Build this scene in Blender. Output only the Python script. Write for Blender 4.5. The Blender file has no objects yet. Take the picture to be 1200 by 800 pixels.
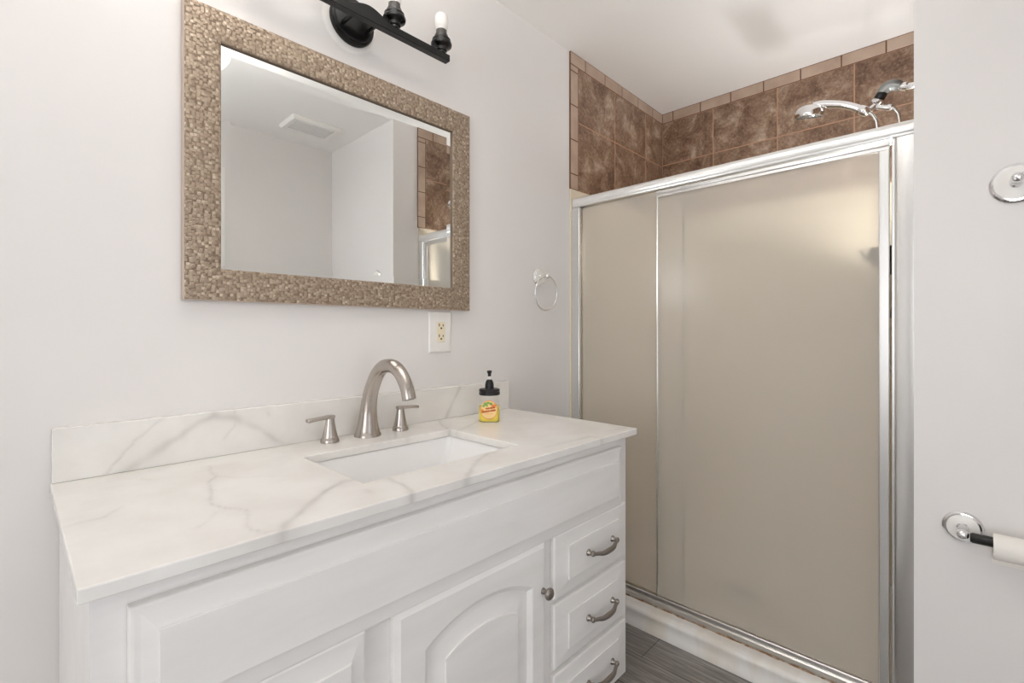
import bpy, bmesh, math, random
from mathutils import Vector, Matrix, noise

random.seed(7)
SC = bpy.context.scene
COL = SC.collection

# ------------------------------------------------------------------ camera, world, light, exposure
YAW = 43.8            # degrees between the view axis and the vanity wall's normal ... x axis
FPX = 562.0
cam_d = bpy.data.cameras.new('camera')
cam_d.sensor_width = 36.0
cam_d.lens = FPX * 36.0 / 1200.0
cam_d.shift_y = -12.0 / 1200.0
cam_d.clip_start = 0.02
cam = bpy.data.objects.new('camera', cam_d)
cam.location = (0, -1.27, 1.12)
cam.rotation_euler = (math.radians(90), 0, math.radians(YAW - 90))
COL.objects.link(cam)
SC.camera = cam

SC.view_settings.view_transform = 'Standard'
SC.view_settings.look = 'None'
SC.view_settings.gamma = 1.0
SC.view_settings.use_curve_mapping = False
SC.view_settings.exposure = -0.03
SC.cycles.use_denoising = True
SC.cycles.max_bounces = 16
SC.cycles.diffuse_bounces = 8
SC.cycles.glossy_bounces = 8
SC.cycles.transmission_bounces = 12

CEIL = 2.343
ADDED_WINDOW_POWER = 25.0
ADDED_DOORWAY_POWER = 3.0
ADDED_BOWL_GLOW = 1.2      # glow of the added, unseen pendant's bowl
ADDED_BOWL_UP = 12.5          # added fill inside the bowl, shining up onto the ceiling
ADDED_BOWL_AT = (0.34, -0.62, 2.07)
SHOWER_FILL_UP = 7.4         # uplight added on the shower's end wall to brighten the shower

world = bpy.data.worlds.new('sky')
SC.world = world
world.use_nodes = True
world.node_tree.nodes['Background'].inputs[0].default_value = (0.80, 0.88, 1.0, 1)
world.node_tree.nodes['Background'].inputs[1].default_value = 1.0

def area_light(name, loc, rot, sx, sy, power, color):
    l = bpy.data.lights.new(name, 'AREA')
    l.shape = 'RECTANGLE'; l.size = sx; l.size_y = sy
    l.energy = power; l.color = color
    o = bpy.data.objects.new(name, l)
    o.location = loc; o.rotation_euler = rot
    COL.objects.link(o)
    return o
# added light for an unseen window put in the left wall (behind the camera)
area_light('added_window_light', (-2.42, -1.50, 1.30), (0, math.radians(-90), 0), 1.50, 0.72, ADDED_WINDOW_POWER, (0.97, 0.985, 1.0))
# added fill for an unseen doorway put in the wall behind the camera
area_light('added_doorway_light', (0.25, -1.97, 1.0), (math.radians(90), 0, 0), 0.70, 1.90, ADDED_DOORWAY_POWER, (1.0, 0.985, 0.97))

# ------------------------------------------------------------------ materials
def srgb(r, g, b):
    def f(c):
        c /= 255.0
        return c / 12.92 if c <= 0.04045 else ((c + 0.055) / 1.055) ** 2.4
    return (f(r), f(g), f(b), 1)

MATS = {}
def mat(name, color, rough=0.5, metal=0.0, spec=0.5, trans=0.0, ior=1.45, coat=0.0):
    m = bpy.data.materials.new(name)
    m.use_nodes = True
    b = m.node_tree.nodes['Principled BSDF']
    b.inputs['Base Color'].default_value = color
    b.inputs['Roughness'].default_value = rough
    b.inputs['Metallic'].default_value = metal
    b.inputs['Specular IOR Level'].default_value = spec
    b.inputs['Transmission Weight'].default_value = trans
    b.inputs['IOR'].default_value = ior
    b.inputs['Coat Weight'].default_value = coat
    MATS[name] = m
    return m

def nodes(m):
    return m.node_tree.nodes, m.node_tree.links, m.node_tree.nodes['Principled BSDF']

def coords(m, scale=(1, 1, 1), kind='Object'):
    N, L, B = nodes(m)
    t = N.new('ShaderNodeTexCoord'); mp = N.new('ShaderNodeMapping')
    mp.inputs['Scale'].default_value = scale
    L.new(t.outputs[kind], mp.inputs['Vector'])
    return mp.outputs['Vector']

def add_noise(m, vec, scale, detail=4, rough=0.55, dist=0.0):
    N, L, B = nodes(m)
    n = N.new('ShaderNodeTexNoise')
    n.inputs['Scale'].default_value = scale; n.inputs['Detail'].default_value = detail
    n.inputs['Roughness'].default_value = rough; n.inputs['Distortion'].default_value = dist
    L.new(vec, n.inputs['Vector'])
    return n.outputs['Fac']

def ramp(m, fac, stops):
    N, L, B = nodes(m)
    r = N.new('ShaderNodeValToRGB')
    e = r.color_ramp.elements
    while len(e) < len(stops): e.new(0.5)
    for k, (p, c) in enumerate(stops):
        e[k].position = p; e[k].color = c
    L.new(fac, r.inputs['Fac'])
    return r.outputs['Color']

def bump(m, height, strength=0.2, dist=0.002):
    N, L, B = nodes(m)
    b = N.new('ShaderNodeBump')
    b.inputs['Strength'].default_value = strength; b.inputs['Distance'].default_value = dist
    L.new(height, b.inputs['Height'])
    L.new(b.outputs['Normal'], B.inputs['Normal'])

def base(m, col):
    N, L, B = nodes(m)
    L.new(col, B.inputs['Base Color'])

def mixcol(m, fac, a, b):
    N, L, B = nodes(m)
    x = N.new('ShaderNodeMix'); x.data_type = 'RGBA'
    if isinstance(fac, float): x.inputs[0].default_value = fac
    else: L.new(fac, x.inputs[0])
    for s, v in ((6, a), (7, b)):
        if isinstance(v, tuple): x.inputs[s].default_value = v
        else: L.new(v, x.inputs[s])
    return x.outputs[2]

# painted walls: warm light grey, roller texture
wall_m = mat('wall_paint', srgb(222, 217, 213), 0.42, spec=0.4)
v = coords(wall_m)
n1 = add_noise(wall_m, v, 2.2, 3)
base(wall_m, ramp(wall_m, n1, [(0.3, srgb(230, 227, 225)), (0.7, srgb(233, 230, 228))]))
bump(wall_m, add_noise(wall_m, v, 160, 2), 0.12, 0.001)
N, L, B = nodes(wall_m)      # paler patch of old paint showing around the lamp's back plate
ds = N.new('ShaderNodeVectorMath'); ds.operation = 'DISTANCE'; L.new(v, ds.inputs[0]); ds.inputs[1].default_value = (.660, 0, 1.988)
dn = N.new('ShaderNodeMath'); dn.operation = 'MULTIPLY_ADD'; dn.inputs[1].default_value = .012
L.new(add_noise(wall_m, v, 25, 3), dn.inputs[0]); L.new(ds.outputs['Value'], dn.inputs[2])
pm = ramp(wall_m, dn.outputs[0], [(0.082, (1, 1, 1, 1)), (0.088, (0, 0, 0, 1))])
old = B.inputs['Base Color'].links[0].from_socket
base(wall_m, mixcol(wall_m, pm, old, srgb(246, 244, 240)))

ceil_m = mat('ceiling_paint', srgb(246, 244, 241), 0.8)
bump(ceil_m, add_noise(ceil_m, coords(ceil_m), 90, 3), 0.12, 0.001)

cab_m = mat('cabinet_paint', srgb(236, 233, 229), 0.32, spec=0.45)
v = coords(cab_m, (1, 1, 1))
bump(cab_m, add_noise(cab_m, coords(cab_m, (1.5, 14, 14)), 14, 3), 0.08, 0.001)
base(cab_m, ramp(cab_m, add_noise(cab_m, coords(cab_m, (1.2, 6, 6)), 3.0, 4), [(0.35, srgb(234, 232, 229)), (0.65, srgb(240, 238, 236))]))
dark_m = mat('toe_kick_paint', srgb(150, 145, 140), 0.6)

# floor: dark grey streaky wood look, boards along y
floor_m = mat('grey_vinyl_plank', srgb(90, 85, 80), 0.35)
vf = coords(floor_m, (60, 3.0, 1))
st = add_noise(floor_m, vf, 1.6, 6, 0.7, 0.3)
N, L, B = nodes(floor_m)
col = ramp(floor_m, st, [(0.25, srgb(84, 80, 78)), (0.48, srgb(136, 131, 127)), (0.6, srgb(158, 153, 149)), (0.8, srgb(204, 199, 194))])
br = N.new('ShaderNodeTexBrick')
tc = coords(floor_m, (1, 1, 1))
mp = N.new('ShaderNodeMapping'); mp.inputs['Rotation'].default_value = (0, 0, math.radians(90))
L.new(tc, mp.inputs['Vector']); L.new(mp.outputs['Vector'], br.inputs['Vector'])
br.inputs['Scale'].default_value = 1.0; br.inputs['Mortar Size'].default_value = 0.0015
br.inputs['Brick Width'].default_value = 0.9; br.inputs['Row Height'].default_value = 0.15
br.inputs['Color1'].default_value = (1, 1, 1, 1); br.inputs['Color2'].default_value = (0.86, 0.86, 0.86, 1); br.inputs['Mortar'].default_value = (0.35, 0.35, 0.35, 1)
mu = N.new('ShaderNodeMix'); mu.data_type = 'RGBA'; mu.blend_type = 'MULTIPLY'; mu.inputs[0].default_value = 1.0
L.new(col, mu.inputs[6]); L.new(br.outputs['Color'], mu.inputs[7]); base(floor_m, mu.outputs[2])
bump(floor_m, st, 0.25, 0.001)

# quartz with grey veins (the vein pattern is stored on the mesh)
quartz_m = mat('white_quartz', srgb(236, 234, 230), 0.16, spec=0.5)
N, L, B = nodes(quartz_m)
at = N.new('ShaderNodeAttribute'); at.attribute_name = 'vein'
q = add_noise(quartz_m, coords(quartz_m), 7, 6)
soft = ramp(quartz_m, q, [(0.35, srgb(229, 226, 221)), (0.6, srgb(238, 236, 232))])
base(quartz_m, mixcol(quartz_m, at.outputs['Fac'], soft, srgb(150, 145, 139)))

porcelain_m = mat('white_porcelain', srgb(243, 242, 241), 0.12, coat=0.4)
plate_m = mat('white_plastic', srgb(240, 238, 234), 0.3)
cream_m = mat('cream_plastic', srgb(238, 226, 200), 0.35)
slot_m = mat('dark_slot', srgb(60, 48, 36), 0.6)
chrome_m = mat('chrome', (0.86, 0.86, 0.87, 1), 0.09, 1.0)
greychrome_m = mat('dull_grey_metal', srgb(150, 152, 150), 0.35, 0.7)
pewter_m = mat('antique_pewter', srgb(146, 139, 133), 0.28, 0.95)
bump(pewter_m, add_noise(pewter_m, coords(pewter_m), 240, 3), 0.2, 0.001)
nickel_m = mat('brushed_nickel', srgb(186, 178, 171), 0.27, 1.0)
N, L, B = nodes(nickel_m)
B.inputs['Anisotropic'].default_value = 0.4
bump(nickel_m, add_noise(nickel_m, coords(nickel_m, (1, 1, 0.06)), 700, 2), 0.05, 0.0005)
alu_m = mat('brushed_aluminium', (0.80, 0.80, 0.79, 1), 0.26, 1.0)
bump(alu_m, add_noise(alu_m, coords(alu_m, (1, 0.05, 0.05)), 400, 2), 0.03, 0.0005)
header_m = mat('satin_aluminium', (0.90, 0.90, 0.89, 1), 0.34, 0.75)
alu_dull_m = mat('worn_aluminium', (0.60, 0.59, 0.57, 1), 0.32, 1.0)
black_m = mat('black_bronze', srgb(15, 14, 14), 0.25, 0.1)
bump(black_m, add_noise(black_m, coords(black_m), 120, 3), 0.15, 0.002)
lampblack_m = mat('matt_black', srgb(30, 29, 28), 0.9, spec=0.1)
blackplastic_m = mat('black_plastic', srgb(28, 27, 27), 0.35)
sockmetal_m = mat('socket_metal', srgb(92, 90, 88), 0.4, 0.8)
bulb_m = mat('bulb_glass', srgb(246, 244, 240), 0.25)
addedbowl_m = bpy.data.materials.new('added_bowl_glass'); addedbowl_m.use_nodes = True  # glowing bowl of the added pendant
_b = addedbowl_m.node_tree.nodes['Principled BSDF']
_b.inputs['Emission Color'].default_value = (1.0, 0.955, 0.89, 1); _b.inputs['Emission Strength'].default_value = ADDED_BOWL_GLOW
mirror_m = mat('mirror_silver', (0.90, 0.915, 0.905, 1), 0.0, 1.0)
rust_m = mat('stained_caulk', srgb(150, 118, 88), 0.7)
rust_m_col = ramp(rust_m, add_noise(rust_m, coords(rust_m, (1, 6, 1)), 9, 4), [(0.35, srgb(186, 176, 160)), (0.55, srgb(150, 116, 84)), (0.7, srgb(98, 70, 48))])
base(rust_m, rust_m_col)
acrylic_m = mat('white_acrylic', srgb(234, 230, 222), 0.25)
v = coords(acrylic_m, (1, 4, 1))
base(acrylic_m, ramp(acrylic_m, add_noise(acrylic_m, v, 2.5, 4), [(0.40, srgb(234, 228, 218)), (0.55, srgb(242, 240, 236))]))
surround_m = mat('beige_surround', srgb(230, 219, 198), 0.85, spec=0.15)
paper_m = mat('tissue_paper', srgb(240, 236, 230), 0.9)
bump(paper_m, add_noise(paper_m, coords(paper_m), 180, 2), 0.3, 0.001)
card_m = mat('cardboard', srgb(176, 148, 112), 0.9)
grille_m = mat('vent_grille', srgb(240, 238, 235), 0.5)
hose_m = mat('hose_metal', (0.75, 0.75, 0.74, 1), 0.25, 1.0)
darkgap_m = mat('dark_gasket', srgb(70, 66, 62), 0.6)

# obscure shower glass
glass_m = mat('obscure_glass', (1.0, 0.955, 0.885, 1), 0.21, 0.0, 0.5, 0.70, 1.45)
bump(glass_m, add_noise(glass_m, coords(glass_m), 260, 2), 0.12, 0.001)

# tiles
tile_m = mat('brown_tile', srgb(120, 92, 74), 0.35)
N, L, B = nodes(tile_m)
at = N.new('ShaderNodeAttribute'); at.attribute_name = 'shift'
tv = coords(tile_m)
ad = N.new('ShaderNodeVectorMath'); ad.operation = 'ADD'
L.new(tv, ad.inputs[0]); L.new(at.outputs['Vector'], ad.inputs[1])
nz = add_noise(tile_m, ad.outputs[0], 8.5, 10, 0.72, 0.5)
nz2 = add_noise(tile_m, ad.outputs[0], 85, 5, 0.7)
c1 = ramp(tile_m, nz, [(0.36, srgb(88, 62, 46)), (0.47, srgb(126, 97, 77)), (0.55, srgb(152, 127, 106)), (0.66, srgb(206, 186, 166))])
c2 = ramp(tile_m, nz2, [(0.36, srgb(90, 66, 52)), (0.52, srgb(142, 114, 94)), (0.66, srgb(204, 178, 152))])
base(tile_m, mixcol(tile_m, 0.30, c1, c2))
bump(tile_m, nz2, 0.2, 0.001)
border_m = mat('bullnose_tile', srgb(186, 164, 146), 0.35)
base(border_m, ramp(border_m, add_noise(border_m, coords(border_m), 9, 5), [(0.35, srgb(174, 150, 132)), (0.65, srgb(194, 172, 154))]))
grout2_m = mat('dark_grout', srgb(112, 80, 60), 0.85)
grout_m = mat('brown_grout', srgb(186, 146, 120), 0.85)

# embossed champagne mirror frame: small scale-like chips
frame_m = mat('embossed_champagne', srgb(150, 132, 112), 0.42, 0.35)
N, L, B = nodes(frame_m)
fv = coords(frame_m, (1, 1, 1.0))
vo = N.new('ShaderNodeTexVoronoi'); vo.inputs['Scale'].default_value = 138; vo.distance = 'CHEBYCHEV'; vo.inputs['Randomness'].default_value = .85
L.new(fv, vo.inputs['Vector'])
L.new(fv, vo.inputs['Vector'])
sep = N.new('ShaderNodeSeparateColor'); L.new(vo.outputs['Color'], sep.inputs[0])
fc = ramp(frame_m, sep.outputs[0], [(0.0, srgb(152, 134, 116)), (0.5, srgb(168, 150, 131)), (0.9, srgb(184, 167, 147)), (1.0, srgb(206, 191, 171))])
edge = ramp(frame_m, vo.outputs['Distance'], [(0.35, (1, 1, 1, 1)), (0.62, (0, 0, 0, 1))])
base(frame_m, mixcol(frame_m, edge, srgb(130, 112, 95), fc))
hm = N.new('ShaderNodeMath'); hm.operation = 'MULTIPLY_ADD'; hm.inputs[1].default_value = 1.2
L.new(sep.outputs[1], hm.inputs[0]); L.new(edge, hm.inputs[2])
bump(frame_m, hm.outputs[0], 0.6, 0.0022)
framedge_m = mat('frame_edge_paint', srgb(196, 180, 166), 0.5, 0.2)
framelip_m = mat('frame_inner_lip', srgb(112, 96, 80), 0.5, 0.2)

# soap
clear_m = mat('clear_plastic', (0.97, 0.975, 0.96, 1), 0.03, 0, 0.5, 1.0, 1.12)
soap_m = mat('yellow_soap', srgb(255, 232, 104), 0.3, 0, 0.3)
label_m = mat('label_paper', srgb(248, 214, 150), 0.5)
lab_or_m = mat('label_orange', srgb(240, 150, 78), 0.5)
lab_red_m = mat('label_red_ink', srgb(196, 84, 30), 0.5)
lab_green_m = mat('label_green_ink', srgb(132, 170, 84), 0.5)

# ------------------------------------------------------------------ mesh helpers
class MB:
    def __init__(self): self.bm = bmesh.new()
    def face(self, vs, mi=0):
        try:
            f = self.bm.faces.new(vs); f.material_index = mi; return f
        except ValueError: return None
    def box(self, x0, x1, y0, y1, z0, z1, mi=0):
        x0, x1 = min(x0, x1), max(x0, x1); y0, y1 = min(y0, y1), max(y0, y1); z0, z1 = min(z0, z1), max(z0, z1)
        v = [self.bm.verts.new(p) for p in ((x0, y0, z0), (x1, y0, z0), (x1, y1, z0), (x0, y1, z0), (x0, y0, z1), (x1, y0, z1), (x1, y1, z1), (x0, y1, z1))]
        for q in ((3, 2, 1, 0), (4, 5, 6, 7), (0, 1, 5, 4), (1, 2, 6, 5), (2, 3, 7, 6), (3, 0, 4, 7)):
            self.face([v[i] for i in q], mi)
        return self
    def loops(self, loops, cap0=True, cap1=True, mi=0):
        """skin successive closed loops of equal length"""
        rows = [[self.bm.verts.new(p) for p in lp] for lp in loops]
        n = len(rows[0])
        for a, b in zip(rows, rows[1:]):
            for i in range(n):
                self.face([a[i], a[(i + 1) % n], b[(i + 1) % n], b[i]], mi)
        if cap0: self.face(list(reversed(rows[0])), mi)
        if cap1: self.face(rows[-1], mi)
        return self
    def lathe(self, prof, origin=(0, 0, 0), axis=(0, 0, 1), n=32, cap0=True, cap1=True, mi=0):
        ax = Vector(axis).normalized()
        u = ax.orthogonal().normalized(); w = ax.cross(u)
        o = Vector(origin)
        lps = [[o + ax * h + (u * math.cos(2 * math.pi * k / n) + w * math.sin(2 * math.pi * k / n)) * max(r, 1e-5) for k in range(n)] for r, h in prof]
        return self.loops(lps, cap0, cap1, mi)
    def tube(self, pts, rad, n=16, mi=0, closed=False, ref=None, flat=1.0):
        pts = [Vector(p) for p in pts]
        if not hasattr(rad, '__len__'): rad = [rad] * len(pts)
        m = len(pts); T = []
        for i in range(m):
            if closed: T.append((pts[(i + 1) % m] - pts[i - 1]).normalized())
            else: T.append((pts[min(i + 1, m - 1)] - pts[max(i - 1, 0)]).normalized())
        u = (Vector(ref) if ref else T[0].orthogonal()); u = (u - T[0] * u.dot(T[0])).normalized()
        rows = []
        for i in range(m):
            u = (u - T[i] * u.dot(T[i])).normalized(); w = T[i].cross(u)
            rows.append([pts[i] + (u * math.cos(2 * math.pi * k / n) + w * math.sin(2 * math.pi * k / n) * flat) * rad[i] for k in range(n)])
        if closed: rows.append(rows[0])
        if closed:
            vr = [[self.bm.verts.new(p) for p in r] for r in rows[:-1]]
            for a in range(m):
                A, Bq = vr[a], vr[(a + 1) % m]
                for k in range(n): self.face([A[k], A[(k + 1) % n], Bq[(k + 1) % n], Bq[k]], mi)
            return self
        return self.loops(rows, True, True, mi)
    def sphere(self, c, r, mi=0, sz=(1, 1, 1), n=20):
        prof = [(r * math.sin(math.pi * k / n), -r * math.cos(math.pi * k / n)) for k in range(n + 1)]
        a = len(self.bm.verts)
        self.lathe(prof, (0, 0, 0), (0, 0, 1), 24, False, False, mi)
        self.bm.verts.ensure_lookup_table()
        for v in self.bm.verts[a:]:
            v.co = Vector((v.co.x * sz[0], v.co.y * sz[1], v.co.z * sz[2])) + Vector(c)
        return self
    def build(self, name, mats, parent=None, bevel=0, seg=2, smooth=None, angle=35, weld=True):
        if weld: bmesh.ops.remove_doubles(self.bm, verts=self.bm.verts, dist=1e-6)
        bmesh.ops.recalc_face_normals(self.bm, faces=self.bm.faces)
        me = bpy.data.meshes.new(name)
        off = Vector((0, 0, 0))
        r = parent
        while r is not None:
            off += Vector(r.location); r = r.parent
        for v in self.bm.verts: v.co -= off
        self.bm.to_mesh(me); self.bm.free()
        if not isinstance(mats, (list, tuple)): mats = [mats]
        for m in mats: me.materials.append(m)
        o = bpy.data.objects.new(name, me)
        COL.objects.link(o)
        if parent: o.parent = parent
        if bevel:
            b = o.modifiers.new('bevel', 'BEVEL'); b.width = bevel; b.segments = seg
            b.limit_method = 'ANGLE'; b.angle_limit = math.radians(40)
            if smooth is None: smooth = True
        if smooth:
            for p in me.polygons: p.use_smooth = True
            try: me.set_sharp_from_angle(angle=math.radians(angle))
            except Exception: pass
        return o

def tag(o, label, cat, group=None):
    o['label'] = label; o['category'] = cat
    if group: o['group'] = group
    return o
def thing(name, loc, label, cat, group=None):
    o = bpy.data.objects.new(name, None); o.location = loc; o.empty_display_size = 0.05
    COL.objects.link(o)
    return tag(o, label, cat, group)
def structure(o):
    o['kind'] = 'structure'; return o

def rect_xz(x0, x1, z0, z1, y):
    return [(x0, y, z0), (x1, y, z0), (x1, y, z1), (x0, y, z1)]

def spline(pts, per=8):
    """Catmull-Rom through tuples of any length"""
    out = []
    P = [pts[0]] + list(pts) + [pts[-1]]
    for i in range(1, len(P) - 2):
        a, b, c, d = P[i - 1], P[i], P[i + 1], P[i + 2]
        for k in range(per):
            t = k / per
            out.append(tuple(0.5 * (2 * q + (r - p) * t + (2 * p - 5 * q + 4 * r - s) * t * t + (3 * q - p - 3 * r + s) * t ** 3) for p, q, r, s in zip(a, b, c, d)))
    out.append(tuple(pts[-1]))
    return out

# ------------------------------------------------------------------ the room
XL, XP, XB = -2.40, 1.52, 2.55       # left wall, partition face, shower back wall
YF, YS = -1.93, -1.168               # wall behind the camera, shower end wall
XT = 1.685                           # where the tile starts

structure(MB().box(XL - .1, XB + .1, YF - .1, .1, -.05, 0).build('floor', floor_m))
structure(MB().box(XL - .1, XB + .1, YF - .1, .1, CEIL, CEIL + .05).build('ceiling', ceil_m))
structure(MB().box(XL - .1, XB + .1, 0, .1, 0, CEIL).build('wall_back', wall_m))
structure(MB().box(XL - .1, -.12, YF - .1, YF, 0, CEIL).box(.62, XP, YF - .1, YF, 0, CEIL).box(-.12, .62, YF - .1, YF, 2.0, CEIL).build('wall_front', wall_m))
mb = MB()      # casing of the open doorway added behind the camera for fill light
mb.box(-.185, -.12, YF, YF + .015, 0, 2.065).box(.62, .685, YF, YF + .015, 0, 2.065).box(-.12, .62, YF, YF + .015, 2.0, 2.065)
mb.box(-.1195, -.104, YF - .1, YF, 0, 2.0).box(.604, .6195, YF - .1, YF, 0, 2.0).box(-.104, .604, YF - .1, YF, 1.985, 1.9995)
structure(mb.build('added_doorway_1', plate_m))
mb = MB()      # partition: end wall of the shower and the face that carries the towel bar
lp = [(XP, YS), (XB + .1, YS), (XB + .1, YF - .1), (XP, YF - .1)]
mb.loops([[(x, y, 0) for x, y in lp], [(x, y, CEIL) for x, y in lp]])
structure(mb.build('wall_right', wall_m))
structure(MB().box(XB, XB + .1, YS, 0, 0, CEIL).build('wall_shower', wall_m))
mb = MB()      # left wall with an opening for the added, unseen window
wy0, wy1, wz0, wz1 = -1.88, -1.12, 0.53, 2.07
mb.box(XL - .1, XL, YF - .1, wy0, 0, CEIL).box(XL - .1, XL, wy1, 0, 0, CEIL)
mb.box(XL - .1, XL, wy0, wy1, 0, wz0).box(XL - .1, XL, wy0, wy1, wz1, CEIL)
structure(mb.build('wall_left', wall_m))
mb = MB()  # frame of the window added to let light in from the left
for a in ((wy0, wy0 + .035, wz0, wz1), (wy1 - .035, wy1, wz0, wz1), (wy0, wy1, wz0, wz0 + .035), (wy0, wy1, wz1 - .035, wz1)):
    mb.box(XL - .02, XL + .012, *a)
structure(mb.build('added_window_1', plate_m))

# ------------------------------------------------------------------ shower tile walls
class Tiles:
    """tiles laid on a plane: P(a, z, depth) gives the world point"""
    def __init__(self, P):
        self.P = P; self.bm = bmesh.new(); self.sh = []
    def tile(self, a0, a1, z0, z1, th, mi, poly=None):
        g = 0.0021; b = 0.0012
        a0 += g; a1 -= g; z0 += g; z1 -= g
        if a1 - a0 < .006 or z1 - z0 < .006: return
        s = (random.uniform(0, 20), random.uniform(0, 20), random.uniform(0, 20))
        lps = [[(a0, z0), (a1, z0), (a1, z1), (a0, z1)]] * 2 + [[(a0 + b, z0 + b), (a1 - b, z0 + b), (a1 - b, z1 - b), (a0 + b, z1 - b)]]
        rows = [[self.bm.verts.new(self.P(a, z, d)) for a, z in lp] for lp, d in zip(lps, (0, th - .0015, th))]
        fs = []
        for A, Bq in zip(rows, rows[1:]):
            for i in range(4): fs.append(self.bm.faces.new([A[i], A[(i + 1) % 4], Bq[(i + 1) % 4], Bq[i]]))
        fs.append(self.bm.faces.new(rows[-1]))
        for f in fs: f.material_index = mi
        self.sh += [s] * 12
    def build(self, name):
        bmesh.ops.recalc_face_normals(self.bm, faces=self.bm.faces)
        me = bpy.data.meshes.new(name); self.bm.to_mesh(me); self.bm.free()
        for m in (tile_m, border_m, grout_m, grout2_m): me.materials.append(m)
        at = me.attributes.new('shift', 'FLOAT_VECTOR', 'POINT')
        for i, s in enumerate(self.sh): at.data[i].vector = s
        o = bpy.data.objects.new(name, me); COL.objects.link(o)
        return structure(o)
    def grout(self, a0, a1, z0, z1, th, mi=2):
        c = [(a0, z0), (a1, z0), (a1, z1), (a0, z1)]
        A = [self.bm.verts.new(self.P(a, z, 0)) for a, z in c]; Bq = [self.bm.verts.new(self.P(a, z, th)) for a, z in c]
        for i in range(4): self.bm.faces.new([A[i], A[(i + 1) % 4], Bq[(i + 1) % 4], Bq[i]]).material_index = mi
        self.bm.faces.new(Bq).material_index = mi
        self.sh += [(0, 0, 0)] * 8

ZS = 1.743; ZBAND = 2.288; TH = 0.008
def side_tiles(name, P):
    t = Tiles(P)
    t.grout(1.743, XB, ZS, ZBAND - .001, TH - .0010)
    t.grout(XT + .001, XB, ZBAND - .001, CEIL, TH - .0010, 3); t.grout(XT + .001, 1.743, ZS, ZBAND - .001, TH - .0010, 3)
    xs = [1.685, 1.797, 1.958, 2.112, 2.272, 2.43, XB]
    for a, b in zip(xs, xs[1:]): t.tile(a, b, ZBAND, CEIL, TH, 1)
    zs = [ZBAND, 2.261, 2.112, 1.960, 1.810, ZS]
    for a, b in zip(zs[1:], zs[2:]): t.tile(1.685, 1.742, b, a, TH, 1)
    t.tile(1.685, 1.742, 2.261, ZBAND, TH, 1)
    for a, b in ((1.742, 2.045), (2.045, 2.352), (2.352, XB)):
        t.tile(a, b, 2.045, ZBAND, TH, 0); t.tile(a, b, ZS, 2.045, TH, 0)
    t.build(name)
side_tiles('wall_shower_left', lambda a, z, d: (a, -d, z))
side_tiles('wall_shower_right', lambda a, z, d: (a, YS + d, z))
t = Tiles(lambda a, z, d: (XB - d, a, z))
t.grout(YS + TH, -TH, ZS, ZBAND - .001, TH - .0010); t.grout(YS + TH, -TH, ZBAND - .001, CEIL, TH - .0010, 3)
ys = [-TH, -.071, -.224, -.380, -.535, -.694, -.853, -1.010, YS + TH]
for b, a in zip(ys, ys[1:]): t.tile(a, b, ZBAND, CEIL, TH, 1)
ys = [-TH, -.292, -.596, -.900, YS + TH]
for b, a in zip(ys, ys[1:]):
    t.tile(a, b, 2.052, ZBAND, TH, 0); t.tile(a, b, ZS, 2.052, TH, 0)
t.build('wall_shower_back')

# ------------------------------------------------------------------ shower pan and surround
pan = thing('shower_pan', (2.1, -.58, 0), 'white acrylic shower base with rounded curb below the frosted sliding doors', 'shower base')
mb = MB()
prof = [(1.634, 0.0), (1.634, .010), (1.638, .022), (1.6405, .036), (1.6395, .050), (1.6375, .058), (1.638, .064), (1.642, .070), (1.650, .0745), (1.664, .0758), (1.76, .0755), (1.775, .070), (1.785, .050), (1.80, .045), (2.54, .055), (2.545, .09), (2.549, .09), (2.549, 0)]
lo = [(x, YS + .002, z) for x, z in prof]; hi = [(x, -.002, z) for x, z in prof]
mb.loops([lo, hi])
mb.build('pan_body', acrylic_m, pan, smooth=True, angle=50)
mb = MB()
mb.lathe([(.0, .049), (.044, .049), (.046, .052), (.044, .055), (.034, .056), (.0, .0555)], (2.07, -.60, 0), n=32, cap0=False, cap1=False)
dr = mb.build('drain', darkgap_m, pan, smooth=True)
mb = MB()
for k in range(8):
    a = k * math.pi / 4
    mb.lathe([(.005, .0555), (.005, .0572)], (2.07 + .024 * math.cos(a), -.60 + .024 * math.sin(a), 0), n=10)
mb.build('drain_hole', slot_m, dr)

mb = MB()
T = .007
s0 = MB()
s0.box(XB - T, XB - .0005, YS + .001, -.001, .092, ZS)
s0.box(XT + .003, XB - T, -T, -.0005, .092, ZS)
s0.box(XT + .01, XB - T, YS + .0005, YS + T, .092, ZS)
sur = s0.build('shower_surround', surround_m, bevel=.002)
tag(sur, 'beige smooth shower wall surround below the brown tile, behind frosted glass', 'shower surround')

# ------------------------------------------------------------------ vanity cabinet
cab = thing('vanity_cabinet', (.67, -.26, 0), 'white painted bathroom vanity cabinet with arched door and stacked drawers', 'vanity cabinet')
CX0, CX1, CYF = .063, 1.274, -.520
mb = MB()
mb.box(CX0, CX0 + .018, CYF + .02, -.002, .10, .812); mb.box(CX1 - .018, CX1, CYF + .02, -.002, .10, .812)   # sides
mb.box(CX0 + .018, CX1 - .018, CYF + .02, -.002, .10, .118)                                                  # bottom
mb.box(CX0 + .018, CX1 - .018, -.010, -.002, .118, .812)                                                     # back
mb.build('carcass', cab_m, cab, bevel=.001)
mb = MB()
FX = [CX0, .098, .396, .483, .866, .933, 1.236, CX1]
mb.box(CX0, .100, CYF, CYF + .02, .10, .812); mb.box(1.232, CX1, CYF, CYF + .02, .10, .812)
mb.box(.100, 1.232, CYF, CYF + .02, .600, .812); mb.box(.100, 1.232, CYF, CYF + .02, .10, .135)
mb.box(.395, .482, CYF, CYF + .02, .135, .600); mb.box(.866, .934, CYF, CYF + .02, .135, .600)
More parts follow.
